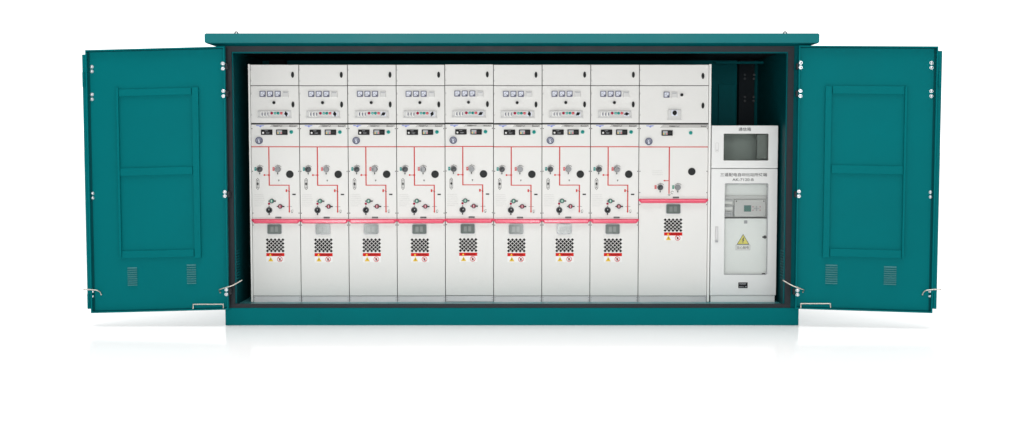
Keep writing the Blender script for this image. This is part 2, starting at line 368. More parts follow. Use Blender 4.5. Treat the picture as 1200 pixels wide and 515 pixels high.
# ------------------------------------------------------------------ folding doors
def make_side(s):
    Yd = -0.075
    hx = U(264.5 if s < 0 else 935.5, 60, Yd).x + (0.004 * s)
    org = Vector((hx, Yd, 0)); ang = 0.0 if s < 0 else R(-7.0)
    k = 0.026 if s < 0 else 0.016
    ux = Vector((math.cos(ang), math.sin(ang), 0)); nn = Vector((-math.sin(ang), math.cos(ang), 0))
    def D(px, py, off=0.0):                      # photo point on the door plane -> (x along door, unracked z)
        d = ray(px, py); t = (org + nn * off - CAM).dot(nn) / d.dot(nn); p = CAM + d * t - org
        x = p.dot(ux); return x, p.z + k * abs(x)
    rack = lambda c: Vector((c[0], c[1], c[2] - k * abs(c[0])))
    xo = D(104.3, 200)[0] if s < 0 else D(1095.5, 200)[0]
    zt = D(264.5, 55.0)[1] if s < 0 else D(937, 54.0)[1]
    zb = D(269, 362.6)[1] if s < 0 else D(931, 361.6)[1]
    xi = 0.0
    T, F = 0.030, 0.010                          # flange depth, width
    lo, hi = sorted((xi, xo))
    q = MB()
    q.holed([(lo, zb), (hi, zb), (hi, zt), (lo, zt)], [(lo + F, zb + F), (hi - F, zb + F), (hi - F, zt - F), (lo + F, zt - F)], -T, 0.0)
    q.box(lo, hi, 0.0005, 0.010, zb, zt)
    leaf = q.build('folding_door', 'teal', enc, rack)
    leaf.location = org - E0; leaf.rotation_euler = (0, 0, ang)
    leaf['label'] = 'inner leaf showing its framed inside face'
    def sub(mb, name, m): return mb.build(name, m, leaf, rack)
    # stiffener bars
    def bar(x0p, x1p, y0p, y1p, h=.016):
        xm_ = (x0p + x1p) / 2; m_ = MB()
        x0, x1 = sorted((D(x0p, 200)[0], D(x1p, 200)[0])); z0, z1 = sorted((D(xm_, y0p)[1], D(xm_, y1p)[1]))
        m_.box(x0, x1, -h, 0.0, z0, z1, bev=.003); sub(m_, 'stiffener_bar', 'teal')
    ym = 200
    if s < 0:
        bar(227, 234.5, 102.5, 302.5, .022); bar(138.4, 141.2, 103, 302.5, .022)
        for a, c in ((104, 112.2), (196.5, 205.5), (293.5, 302)): bar(141.2, 226, a, c, .013)
    else:
        bar(965.5, 973, 101, 302, .022); bar(1058.2, 1061, 101.5, 302.5, .022)
        for a, c in ((101, 110.5), (194.3, 204), (292.5, 301.8)): bar(974, 1058, a, c, .013)
    # dark strips along the leaf edges, standing in for shade in the recess
    def edge_shade(x0, x1, z0, z1):
        x0, x1 = sorted((x0, x1)); m_ = MB(); m_.box(x0, x1, -.006, 0, z0, z1, bev=.002); sub(m_, 'dark_edge_strip', 'edge_shade')
    edge_shade(xo - s * F, xo - s * (F + .016), zb + F, zt - F)
    edge_shade(s * (F + .001), xo - s * (F + .017), zt - F - .008, zt - F); edge_shade(s * (F + .001), xo - s * (F + .017), zb + F, zb + F + .007)
    # louvres
    lv = ((149.5, 161, 313.5, 335.5), (219, 230, 310, 333.5)) if s < 0 else ((967.5, 981, 310, 334), (1036, 1050, 312, 335))
    for (xa, xb, ya, yb) in lv:
        a = D(xa, ya); c = D(xb, yb); m_ = MB(); x0, x1 = sorted((a[0], c[0]))
        for i in range(9):
            z = a[1] + (c[1] - a[1]) * (i + .5) / 9
            v = [m_.bm.verts.new(p) for p in ((x0, 0, z + .008), (x1, 0, z + .008), (x1, -.008, z - .003), (x0, -.008, z - .003), (x0, 0, z - .004), (x1, 0, z - .004))]
            m_.bm.faces.new((v[0], v[1], v[2], v[3])); m_.bm.faces.new((v[3], v[2], v[5], v[4])); m_.bm.faces.new((v[0], v[3], v[4])); m_.bm.faces.new((v[1], v[5], v[2])); m_.bm.faces.new((v[0], v[4], v[5], v[1]))
        sub(m_, 'louvre_vent', 'louvre')
    # bolts
    cols = ((107.8, 264.5 - .5), (0, 0)) if s < 0 else ((1091.5, 938), (0, 0))
    for xp, inner in ((cols[0][0], False), (cols[0][1], True)):
        if s < 0: ys = (78.5, 84, 111, 116.6, 226.8, 232.2, 342.3, 347.7) if not inner else (75, 80.8, 107, 113, 225, 229.8, 339.3, 344.6)
        else: ys = (74, 79.6, 107, 113, 225.5, 231, 342, 347.5) if not inner else (74, 79.6, 107, 113, 224.5, 230, 340, 345)
        for yp in ys:
            xp_ = xp
            if s < 0: xp_ = xp + (yp - 75) / 270 * (3.5 if inner else 1.0)
            else: xp_ = xp - (yp - 75) / 270 * (4.0 if inner else 1.5)
            x, z = D(xp_, yp); x = s * max(abs(x), F + .004) if not inner else s * max(abs(x), .014)
            m_ = MB()
            if inner: m_.dome(x, z, .0125, -T, .012); m_.disc(x, z, .0145, -T - .002, -T, n=16)
            else: m_.dome(x, z, .0125, 0, .014); m_.disc(x, z, .0145, -.003, 0, n=16)
            sub(m_, 'bolt', 'chrome')
    # rods
    def rod(pts, offs, name='stay_rod', r=.0050):
        P = [Vector(((D(px, py, -o)[0]), -o, D(px, py, -o)[1])) for (px, py), o in zip(pts, offs)]
        # smooth
        Q = []
        for i in range(len(P) - 1):
            p0, p1, p2, p3 = P[max(i - 1, 0)], P[i], P[i + 1], P[min(i + 2, len(P) - 1)]
            for j in range(5):
                t = j / 5; Q.append(0.5 * ((2 * p1) + (p2 - p0) * t + (2 * p0 - 5 * p1 + 4 * p2 - p3) * t * t + (3 * p1 - p0 - 3 * p2 + p3) * t ** 3))
        Q.append(P[-1]); m_ = MB(); m_.tube(Q, r); m_.dome(Q[0 if name != 'x' else -1].x, Q[0].z, r * 1.5, Q[0].y, r * 1.5); sub(m_, name, 'rod')
    if s < 0:
        rod([(118.6, 345.5), (117.2, 342.6), (113.5, 340.6), (106, 339.8), (98, 339.6)], [.004, .02, .035, .04, .04])
        rod([(258.2, 343), (256.8, 340.2), (260, 338.6), (272, 335), (284, 328.5)], [.004, .03, .05, .05, .02])
        rod([(226.3, 361.5), (226.5, 357.6), (227.5, 356.9), (244, 356.9), (260.5, 356.9), (261.5, 357.6), (261.8, 361.5)], [.034] * 7, 'grab_handle', .0048)
    else:
        rod([(1081, 345.5), (1082.4, 342.6), (1086, 340.4), (1093, 339.7), (1103, 339.3)], [.004, .02, .035, .04, .04])
        rod([(940.8, 342.5), (942, 340.2), (939.5, 339), (928.5, 335), (917, 328.6)], [.004, .03, .05, .05, .02])
        rod([(938.4, 361), (938.6, 357), (939.5, 356.1), (956, 356.1), (972, 356.1), (973, 357), (973.3, 361)], [.034] * 7, 'grab_handle', .0048)
    # hinges on the jamb
    for yp in (78, 110, 228, 342):
        x, z = D(266 if s < 0 else 934, yp); m_ = MB()
        m_.box(*sorted((s * .001, -s * .018)), -.02, .045, z - .024, z + .024, bev=.003); sub(m_, 'hinge', 'gasket')
    # outer leaf folded behind
    q = MB(); o2 = .018
    xa2 = xo + s * .043; lo, hi = sorted((s * .05, xa2))
    z0, z1 = zb + .030, zt - .032
    q.box(lo, hi, o2, o2 + .034, z0, z1, bev=.003)
    # edge channel
    e0, e1 = sorted((xa2, xo + s * .004)); q.box(e0 + .004, e1 - .004, o2 - .012, o2 - .0005, z0 + .002, z1 - .002)
    l2 = q.build('folding_door', 'teal', enc, rack); l2.location = org - E0; l2.rotation_euler = (0, 0, ang); l2['label'] = 'outer leaf folded back behind the inner leaf'
    for yp in (92, 352):
        x, z = D(102, yp) if s < 0 else D(1099, yp)
        m_ = MB(); xc = (e0 + e1) / 2; m_.box(xc - .006, xc + .006, o2 - .022, o2 - .0125, z - .07, z + .05, bev=.002); m_.tube([(xc - .009, o2 - .020, z - .07), (xc - .009, o2 - .020, z + .05)], .006)
        m_.build('hinge', 'teal', l2, rack)
make_side(-1); make_side(1)

# ------------------------------------------------------------------ cubicles
XL0 = U(294.6, 200, YP).x; XL9 = U(748.6, 200, YP).x; XR9 = U(829.8, 200, YP).x
PW = (XL9 - XL0) / 8
ZTOPC = U(600, 75.8, YP).z - ZF
def make_cubicle(wide):
    X0 = XL9 if wide else XL0 + 5 * PW
    W = (XR9 - XL9) if wide else PW
    def x_(px, py=200): return U(px, py, YP).x - X0
    def z_(py): return U(600, py, YP).z - ZF
    def P(px, py): return x_(px, py), z_(py)
    K = 10.28 / FPX
    root = empty('switchgear_cubicle', (X0, YP, ZF))
    def B(mb, name, m, par=None): return mb.build(name, m, root if par is None else par)
    G = .0028                                           # half seam
    zt = ZTOPC; z1, z2 = z_(100.6), z_(145.3)
    zbar0, zbar1 = (z_(238.2), z_(233.2)) if wide else (z_(262.0), z_(256.8))
    zk = z_(347.2)
    q = MB(); q.box(.001, W - .001, .012, .92, 0.004, zt); B(q, 'body', 'gap')
    def door(name, za, zb, th=.010): 
        q = MB(); q.box(G, W - G, 0, th, za + G, zb - G, bev=.0018); return B(q, name, 'white')
    d1 = door('upper_door', z1, zt); d2 = door('meter_door', z2 + .004, z1); d3 = door('operating_panel', zbar1 - .004, z2 - .004); d4 = door('cable_door', zk, zbar1 - .0035)
    q = MB(); q.box(G, W - G, .006, .0115, .0, zk - .002); pl = B(q, 'plinth', 'plinth')
    # hinges
    for par, ys in ((d1, (82.5, 95)), (d2, (110, 135))):
        for yy in ys:
            x, z = (x_(750 if wide else 579.6), z_(yy)); m_ = MB(); m_.box(.004, .012, -.004, 0, z - .008, z + .008, bev=.001); B(m_, 'hinge', 'lgrey', par)
    # locks
    lx = 823.7 if wide else 628.1
    for par, yy in ((d1, 89.3 if wide else 87.9), (d2, 124 if wide else 122.7)):
        x, z = P(lx, yy); m_ = MB()
        m_.prism([(x + .0125 * math.cos(t * math.pi / 12), z + .026 * math.sin(t * math.pi / 12)) for t in range(24)], -.004, 0, 0)
        m_.prism([(x + .0095 * math.cos(t * math.pi / 12), z + .021 * math.sin(t * math.pi / 12)) for t in range(24)], -.009, -.004, 0)
        m_.box(x - .0035, x + .0035, -.015, -.009, z - .013, z + .010, 1); B(m_, 'lock', ['dark', 'black'], par)
    # ammeters
    am = ((781.0, 111.3),) if wide else ((592.9, 110.4), (601.6, 110.4), (610.5, 110.4))
    for cx, cy in am:
        x, z = P(cx, cy); h = .0250; m_ = MB()
        m_.holed(rrect(x - h, x + h, z - h, z + h, .004), rrect(x - h * .76, x + h * .76, z - h * .74, z + h * .78, .003), -.014, 0); a_ = B(m_, 'ammeter', 'bezel')
        m_ = MB(); m_.box(x - h * .77, x + h * .77, -.006, -.001, z - h * .75, z + h * .79, 0)
        m_.ring(x + h * .45, z - h * .45, h * .92, h * .98, -.0066, -.006, 1, 10, 95, 175)
        m_.prism([(x + h * .50, z - h * .42), (x + h * .40, z - h * .52), (x - h * .35, z + h * .42)], -.0072, -.0062, 1)
        m_.prism([(x + h * .76, z - h * .74), (x + h * .76, z - h * .1), (x + h * .1, z - h * .74)], -.0085, -.0073, 2); B(m_, 'dial', ['face', 'ink', 'bezel'], a_)
    # label plate
    x, z = P(790.2, 111.8) if wide else P(619.8, 111.0); m_ = MB()
    m_.box(x - .025, x + .025, -.010, 0, z - .028, z + .028, 0, bev=.003); m_.box(x - .019, x + .019, -.0112, -.0098, z + .012, z + .020, 1)
    m_.box(x - .025, x + .025, -.013, -.0098, z - .028, z - .020, 2); B(m_, 'counter', ['lgrey', 'grey', 'whiteb'])
    # small selector
    x, z = P(798.8, 111.5) if wide else P(606.0, 120.6); m_ = MB()
    m_.disc(x, z, .017, -.006, 0, 0); m_.disc(x, z, .0125, -.016, -.006, 1); m_.box(x - .004, x + .004, -.026, -.016, z - .012, z + .012, 1)
    B(m_, 'selector_switch', ['lgrey', 'black'])
    if wide:
        x, z = P(790.2, 134.6); m_ = MB(); m_.box(x - .056, x + .056, -.012, 0, z - .044, z + .044, 0, bev=.003); m_.box(x - .062, x + .062, -.018, -.0005, z - .047, z - .040, 0)
        cp = B(m_, 'control_plate', 'lgrey'); x, z = P(790.2, 132.6); m_ = MB()
        m_.box(x - .027, x + .027, -.018, -.012, z - .027, z + .027, 0, bev=.003); m_.disc(x, z, .019, -.028, -.018, 1); m_.prism([(x - .006, z - .022), (x + .006, z - .022), (x + .009, z + .02), (x - .009, z + .02)], -.040, -.028, 1); B(m_, 'rotary_switch', ['face', 'black'], cp)
        root['sw'] = 1; del root['sw']
    else:
        xa, xb = x_(587.0), x_(625.8); za, zb = z_(138.4), z_(130.0); m_ = MB()
        m_.box(xa, xb, -.010, 0, za, zb, 0, bev=.002); m_.box(xa - .003, xb + .003, -.020, -.0005, za - .003, za + .003, 0); m_.box(xa + .02, xb - .02, -.019, -.009, zb - .010, zb - .001, 0, bev=.001)
        cs = B(m_, 'control_strip', 'lgrey')
        for px in (591.6, 595.0, 598.4):
            x, z = P(px, 134.2); m_ = MB(); m_.box(x - .009, x + .009, -.017, -.010, z - .019, z + .019, 0); m_.box(x + .0015, x + .0085, -.024, -.0172, z - .012, z + .014, 1, bev=.001)
            B(m_, 'circuit_breaker', ['whiteb', 'bezel'], cs)
        for px, mm in ((603.4, 'crim'), (607.4, 'tealring'), (610.9, 'tealp'), (614.6, 'pink')):
            x, z = P(px, 133.0); m_ = MB(); m_.disc(x, z, .0128, -.014, -.010, 0, r1=.0115); m_.dome(x, z, .0122, -.014, .007, 1); B(m_, 'push_button', ['lgrey', mm], cs)
        x, z = P(620.3, 133.8); m_ = MB(); m_.box(x - .021, x + .021, -.013, -.010, z - .020, z + .020, 0); m_.disc(x, z, .014, -.022, -.013, 1)
        m_.prism([(x - .022, z - .010), (x - .014, z - .016), (x + .020, z + .006), (x + .014, z + .014)], -.030, -.022, 1); B(m_, 'rotary_switch', ['face', 'black'], cs)
        for px in (588.2, 624.6):
            for py in (131.3, 136.6): x, z = P(px, py); m_ = MB(); m_.disc(x, z, .0035, -.0115, -.010, n=10); B(m_, 'screw', 'grey', cs)
    # name strip
    xs = (773.0, 776.5, 829.0) if wide else (600.3, 602.8, 633.2); za, zb = z_(149.9 if wide else 149.3), z_(146.6)
    m_ = MB(); m_.prism([(x_(xs[0]), za), (x_(xs[2]), za), (x_(xs[2]), zb), (x_(xs[1]), zb)], -.002, 0); ns = B(m_, 'name_strip', 'strip')
    m_ = MB(); zz = (za + zb) / 2; a, c = (784, 796) if wide else (604.6, 615.4); strokes(m_, x_(a), x_(c), zz - .0058, zz + .0058, -.0028, -.002, 0, 3, 9)
    a, c = (820.8, 828) if wide else (623.6, 632); strokes(m_, x_(a), x_(c), zz - .0062, zz + .0062, -.0028, -.002, 0, 5, 7); B(m_, 'lettering', 'black', ns)
    m_ = MB(); a, c = (757.2, 766.2) if wide else (584.8, 594.2); strokes(m_, x_(a), x_(c), zz - .001, zz + .008, -.0012, 0, 0, 11, 7)
    xm = (x_(a) + x_(c)) / 2; m_.prism([(xm - .014, zz - .002), (xm, zz - .011), (xm + .014, zz - .002)], -.0012, 0, 0); B(m_, 'emblem', 'blue')
    # displays
    def disp(xa, xb, ya, yb, kind):
        x0, x1, za, zb = x_(xa), x_(xb), z_(yb), z_(ya); m_ = MB()
        m_.box(x0, x1, -.012, 0, za, zb, 0, bev=.003); d = B(m_, 'fault_indicator' if kind == 0 else 'voltage_display', 'black')
        if kind == 0:
            x, z = x0 + (x1 - x0) * .19, za + (zb - za) * .40; m_ = MB(); m_.dome(x, z, .0085, -.012, .004); B(m_, 'indicator_lamp', 'lampw', d)
            m_ = MB(); strokes(m_, x0 + .045, x0 + .075, za + .012, za + .019, -.0126, -.012, 0, 4, 5); strokes(m_, x0 + .035, x0 + .062, zb - .014, zb - .008, -.0126, -.012, 0, 6, 5); B(m_, 'lettering', 'grey', d)
        else:
            x0s, x1s = x0 + (x1 - x0) * .10, x0 + (x1 - x0) * .53; hz = (zb - za); m_ = MB()
            m_.box(x0s, x1s, -.0128, -.0115, za + hz * .18, zb - hz * .14, 0)
            wv = (x1s - x0s) / 3
            for i, mi in enumerate((1, 2, 3)): m_.box(x0s + wv * i + .003, x0s + wv * (i + 1) - .003, -.0145, -.0128, za + hz * .22, za + hz * .50, mi)
            m_.box(x1s + .006, x1 - .010, -.0126, -.0115, za + hz * .3, zb - hz * .3, 4); B(m_, 'screen', ['grey', 'yellow', 'green', 'pink', 'dark'], d)
    if wide: disp(774.9, 787.8, 153.0, 159.3, 1); bx, by = 809.3, 155.9
    else: disp(590.4, 603.7, 152.1, 158.4, 0); disp(608.1, 621.4, 152.1, 158.4, 1); bx, by = 625.8, 155.0
    x, z = P(bx, by); m_ = MB(); m_.disc(x, z, .0165, -.007, 0, 0); m_.dome(x, z, .0138, -.006, .010, 1); B(m_, 'push_button', ['tealring', 'tealp'])
    # round gauge
    x, z = P(760.1, 166.0) if wide else P(588.0, 165.0); m_ = MB(); r = .032
    m_.ring(x, z, r * .66, r, -.016, 0, 0, 28); gz = B(m_, 'pressure_gauge', 'bezel')
    m_ = MB(); m_.disc(x, z, r * .67, -.008, 0, 0, 24); m_.ring(x, z, r * .36, r * .56, -.0095, -.008, 1, 14, -25, 205); m_.box(x - r * .5, x - r * .22, -.0095, -.008, z - r * .55, z, 1); m_.box(x + r * .25, x + r * .5, -.0095, -.008, z - r * .5, z, 1)
    m_.prism([(x - .003, z - .006), (x + .004, z - .004), (x + .010, z + .016)], -.0105, -.0096, 1); B(m_, 'dial', ['face', 'bezel'], gz)
    # mimic line
    m_ = MB(); t = .0048; zb_ = z_(172.5 if wide else 172.3); xv = x_(784.2 if wide else 599.1)
    y0, y1 = -.0012, 0
    m_.box(G, W - G, y0, y1, zb_ - .0039, zb_ + .0039)
    if wide:
        ze = z_(227.5); m_.box(xv - t, xv + t, y0, y1, ze, zb_ - .0041); zl = z_(212)
        m_.box(x_(778.5), xv - t - .0002, y0, y1, zl - .003, zl + .003); m_.prism([(x_(777.2), zl), (x_(779.4), zl - .008), (x_(779.4), zl + .008)], y0 - .0004, y1)
    else:
        zc = z_(217.3); xw = x_(622.3); ze = z_(250); m_.box(xv - t, xv + t, y0, y1, zc - .0036, zb_ - .0041); m_.box(xv + t + .0002, xw + t, y0, y1, zc - .0036, zc + .0036); m_.box(xw - t, xw + t, y0, y1, ze + .008, zc - .0038)
        m_.prism([(xw - .008, ze + .018), (xw + .008, ze + .018), (xw, ze)], y0 - .0006, y1)
        zl = z_(205.4); m_.box(x_(594), xv - t - .0002, y0, y1, zl - .0026, zl + .0026); m_.disc(x_(593.6), zl, .008, y0 - .0006, y1, n=12); m_.disc(xv - .001, zl, .009, y0 - .0008, y1, n=12)
        zl = z_(223.7); m_.box(x_(618.2), x_(620.0), y0, y1, zl - .012, zl + .012); m_.box(x_(620.2), xw - t - .0002, y0, y1, zl - .002, zl + .002)
    B(m_, 'mimic_line', 'red')
    m_ = MB()
    if wide:
        x, z = P(784.2, 228.4); m_.box(x - .012, x + .012, -.0014, 0, z - .003, z + .001); m_.box(x - .006, x + .006, -.0014, 0, z - .008, z - .005); m_.ring(x_(788), z_(225.8), .010, .013, -.0014, 0, 0, 14, 20, 300)
    else:
        z = z_(242.4); m_.box(x_(619.6), x_(621.6), -.0014, 0, z - .0013, z + .0013); m_.box(x_(623), x_(625.4), -.0014, 0, z - .0013, z + .0013)
        m_.ring(x_(625.8), z_(247.5), .008, .0105, -.0014, 0, 0, 12, 30, 330); m_.box(x_(624.4), x_(626.2), -.0014, 0, z_(249.8), z_(249.3)); m_.box(x_(610), x_(610.7), -.0014, 0, z_(212.8), z_(210.8)); m_.box(x_(609.4), x_(611.4), -.0014, 0, z_(211.6), z_(211.1))
        z = z_(223.7); m_.box(x_(621.4), x_(623.2), -.0018, -.0002, z - .011, z - .006)
    B(m_, 'diagram_marks', 'ink')
    # operating sockets
    def socket(px, py, fx, col, dk):
        x, z = P(px, py); m_ = MB(); r = .0250
        m_.disc(x, z, r, -.010, 0, 1, 24); m_.ring(x, z, r * .55, r * .95, -.020, -.010, 0, 24); m_.disc(x, z, r * .56, -.0135, -.0099, 1 if dk else 0, 18)
        m_.box(x - r * .2, x + r * .55, -.0225, -.0195, z - r * .55, z + r * .25, 2 if not dk else 0)
        m_.ring(x + .004, z, r * 1.28, r * 1.40, -.0012, 0, 3, 12, 40, 140); m_.box(x - .004, x + .003, -.006, 0, z - r * 1.75, z - r * 1.12, 3); m_.box(x - .0008, x + .0008, -.0012, 0, z + r * 1.2, z + r * 1.7, 3)
        so = B(m_, 'operating_socket', ['steeld' if dk else 'steel', 'dark', 'steel', 'ink'])
        xf, zf = P(fx, py - .3); m_ = MB(); m_.box(xf - .009, xf + .009, -.004, 0, zf - .0155, zf + .0155, 0, bev=.0015); m_.box(xf - .004, xf + .004, -.0045, -.0038, zf - .001, zf + .003, 1); B(m_, 'position_flag', [col, 'lgrey'], so)
    if wide: socket(773.7, 219.8, 768.2, 'redp', True); socket(794.3, 219.8, 788.9, 'green', False)
    else: socket(588.2, 198.6, 583.2, 'tealp', True); socket(609.3, 198.6, 604.4, 'redp', False)
    # plug
    x, z = P(810.7, 201.3) if wide else P(623.3, 204.5); m_ = MB(); m_.disc(x, z, .0330, -.006, 0, 0, 28, r1=.031); m_.ring(x, z, .020, .024, -.008, -.0058, 0, 24); B(m_, 'access_plug', 'dark')
    if not wide:
        # pill shaped gauge
        x, z = P(585.6, 215.8); m_ = MB(); hw, hh = .0135, .052
        o_ = [(x - hw, z - hh + .016), (x, z - hh), (x + hw, z - hh + .016), (x + hw, z + hh - .016), (x, z + hh), (x - hw, z + hh - .016)]
        i_ = [(x + (a - x) * .78, z + (c - z) * .93) for a, c in o_]
        m_.holed(o_, i_, -.0015, 0, 0); m_.box(x - .0015, x + .0015, -.0013, 0, z - .034, z + .034, 0); m_.prism([(x - .009, z), (x, z - .016), (x + .009, z), (x, z + .018)], -.003, 0, 0)
        m_.box(x - .007, x + .007, -.0015, 0, z + .030, z + .033, 0); m_.box(x - .007, x + .007, -.0015, 0, z - .034, z - .031, 0); B(m_, 'position_symbol', 'ink')
        # switches
        def rsw(px, py, mm):
            x, z = P(px, py); m_ = MB(); m_.disc(x, z, .0205, -.008, 0, 0, 20); m_.disc(x, z, .0140, -.018, -.008, 1, 18); m_.box(x - .003, x + .003, -.020, -.018, z - .010, z + .010, 3)
            m_.box(x + .0205, x + .036, -.012, -.004, z - .006, z + .004, 2); m_.box(x - .030, x - .0205, -.006, 0, z - .005, z + .003, 2); B(m_, 'key_switch', ['steeld' , mm, 'dark', 'lgrey'])
        rsw(601.9, 235.8, 'greend' if 0 else 'green'); rsw(611.8, 242.1, 'crim')
        x, z = P(598.6, 239.0); m_ = MB(); m_.dome(x, z, .0105, 0, .008); B(m_, 'indicator_lamp', 'crim')
        x, z = P(598.7, 246.5); m_ = MB(); m_.disc(x, z, .0270, -.008, 0, 0, 24); m_.disc(x, z, .0190, -.024, -.008, 1, 20, r1=.016); m_.box(x - .001, x + .008, -.0255, -.024, z - .002, z + .012, 2); m_.box(x - .005, x + .004, -.006, 0, z - .042, z - .028, 1); m_.box(x - .004, x + .004, -.0016, 0, z + .030, z + .038, 1)
        B(m_, 'rotary_knob', ['steeld', 'black', 'steel'])
        x, z = P(628.0, 228.1); m_ = MB(); m_.box(x - .0145, x + .0145, -.002, 0, z - .0058, z + .0058, 0); B(m_, 'number_label', 'ink')
    # faint instruction text
    m_ = MB(); rg = random.Random(5)
    rows, (xa, xb, ya, yb) = (3, (764.5, 778, 200.5, 205)) if wide else (7, (580.8, 594, 228.5, 241.5))
    for i in range(rows):
        z = z_(ya + (yb - ya) * i / (rows - 1)); L_ = (x_(xb) - x_(xa)) * (.65 + .35 * rg.random()); strokes(m_, x_(xa), x_(xa) + L_, z - .0035, z + .0035, -.0006, 0, 0, i, 14)
    B(m_, 'instruction_text', 'fink')
    # crimson trim bar with its frame line and number plate
    zl = z_(230.6 if wide else 254.6); m_ = MB(); m_.box(G, W - G, -.0015, 0, zl - .005, zl - .0015); B(m_, 'frame_line', 'lgrey')
    x, z = (x_(792.3), z_(231.6)) if wide else P(609.3, 255.1); m_ = MB(); m_.box(x - .026, x + .026, -.003, 0, z - .0062, z + .0062, 0); npl = B(m_, 'number_plate', 'black'); m_ = MB(); strokes(m_, x - .022, x + .022, z - .003, z + .003, -.0035, -.003, 0, 8, 6); B(m_, 'lettering', 'grey', npl)
    m_ = MB(); n = 13; prof = []
    zc, hh = (zbar0 + zbar1) / 2, (zbar1 - zbar0) / 2
    for i in range(n):
        a = -1 + 2 * i / (n - 1); prof.append((-.026 + .0010 * a * a + .0013 * a + .012 * a ** 8, zc + hh * a))
    ends = []
    for xx, ins in ((-.002, 0), (.022, 1), (W - .022, 1), (W + .002, 0)):
        ring_ = []
        for i, (y, z) in enumerate(prof):
            a = -1 + 2 * i / (n - 1)
            zz_ = z if ins else zbar1 - (zbar1 - z) * .38
            ring_.append(m_.bm.verts.new((xx, y if ins else y * .35 - .004, zz_)))
        ring_ += [m_.bm.verts.new((xx, -.0005, ring_[-1].co.z)), m_.bm.verts.new((xx, -.0005, ring_[0].co.z))]
        ends.append(ring_)
    for a, c in zip(ends, ends[1:]):
        for i in range(len(a)):
            j = (i + 1) % len(a); m_.bm.faces.new((a[i], a[j], c[j], c[i]))
    m_.bm.faces.new(list(reversed(ends[0]))); m_.bm.faces.new(ends[-1]); B(m_, 'trim_bar', 'bar')
    # viewing window
    wa = (781.2, 797.4, 239.6, 250.4) if wide else (596.6, 612.8, 263.2, 274.2)
    x0, x1, za, zb = x_(wa[0]), x_(wa[1]), z_(wa[3]), z_(wa[2]); cx, cz = (x0 + x1) / 2, (za + zb) / 2
    m_ = MB(); m_.prism(rrect(x0 - cx, x1 - cx, za - cz, zb - cz, .012), -.004, .004, 0); tilt = R(-3.2)
    vw = B(m_, 'viewing_window', 'glass'); vw.location = (cx, -.0035, cz); vw.rotation_euler = (tilt, 0, 0)
    m_ = MB(); m_.holed(rrect(x0 - cx - .004, x1 - cx + .004, za - cz - .004, zb - cz + .004, .014), rrect(x0 - cx, x1 - cx, za - cz, zb - cz, .012), -.006, .003); 
    B(m_, 'window_frame', 'grey', vw)
    m_ = MB(); m_.box(-.034, -.007, -.0046, -.004, -.024, .020); m_.box(.005, .031, -.0046, -.004, -.024, .022); B(m_, 'embossed_mark', 'glass2', vw)
    # vent
    va = (779.0, 799.5, 256.9, 271.4) if wide else (595.0, 615.3, 280.3, 295.3)
    x0, x1, za, zb = x_(va[0]), x_(va[1]), z_(va[3]), z_(va[2]); m_ = MB(); dx = (x1 - x0) / 4.45; dz = (zb - za) / 3.45; hx, hz = dx * .415, dz * .415
    for j in range(7):
        for i in range(5 if j % 2 == 0 else 4):
            x = x0 + dx * .22 + dx * i + (dx / 2 if j % 2 else 0); z = zb - dz * .22 - dz * j / 2
            m_.prism([(x - hx, z), (x, z - hz), (x + hx, z), (x, z + hz)], -.0012, 0)
    B(m_, 'vent_grille', 'black')
    # warning sign
    sa = (778.8, 800.2, 272.6, 276.3, 281.8) if wide else (594.6, 615.9, 296.8, 300.5, 307.6)
    x0, x1 = x_(sa[0]), x_(sa[1]); zt_, zm, zb_ = z_(sa[2]), z_(sa[3]), z_(sa[4])
    m_ = MB(); m_.box(x0, x1, -.001, 0, zb_, zt_, 0); m_.box(x0, x1, -.0016, -.001, zm, zt_, 1); wsn = B(m_, 'warning_sign', ['signwhite', 'signred'])
    zz = (zm + zt_) / 2; hh = (zt_ - zm) / 2
    m_ = MB(); x = x0 + .035; m_.prism([(x - .011, zz - hh * .75), (x + .011, zz - hh * .75), (x, zz + hh * .8)], -.0022, -.0016, 0)
    x = x0 + .038; z = (zb_ + zm) / 2; m_.prism([(x - .023, z - .019), (x + .023, z - .019), (x, z + .021)], -.0016, -.001, 0)
    m_.prism([(x - .003, z - .014), (x + .005, z + .000), (x + .001, z + .0), (x + .003, z + .011), (x - .005, z - .003), (x - .001, z - .003)], -.0022, -.0017, 1); B(m_, 'hazard_triangle', ['yellow', 'ink'], wsn)
    x = x1 - .040; m_ = MB(); m_.ring(x, z, .0190, .0235, -.0016, -.001, 0, 24); m_.box(x - .0075, x + .007, -.0014, -.001, z - .012, z + .006, 1)
    for i in range(4): m_.box(x - .0075 + i * .0038, x - .0045 + i * .0038, -.0014, -.001, z + .0061, z + .012 - abs(i - 1.5) * .002, 1)
    m_.prism([(x - .0155, z + .012), (x + .012, z - .0155), (x + .0155, z - .012), (x - .012, z + .0155)], -.0019, -.0015, 0); B(m_, 'prohibition_symbol', ['signred', 'ink'], wsn)
    text('lettering', '高压危险', x0 + .098, zz, hh * 1.05, -.0017, 'black', wsn, .080)
    # screws
    sc = [(.010, 151.0, d3), (.010, 201, d3), (.010, 250 if not wide else 226, d3), (.010, 264 if not wide else 240, d4)]
    for off, py, par in sc:
        for xx in (off, W - off):
            m_ = MB(); m_.disc(xx, z_(py), .0042, -.003, 0, 0, 10); B(m_, 'screw', 'dark', par)
    for xx in (.012, W - .012):
        for zz in (zk * .32, zk * .72): m_ = MB(); m_.disc(xx, zz, .0048, .003, .0058, 0, 10); B(m_, 'screw', 'grey', pl)
    return root

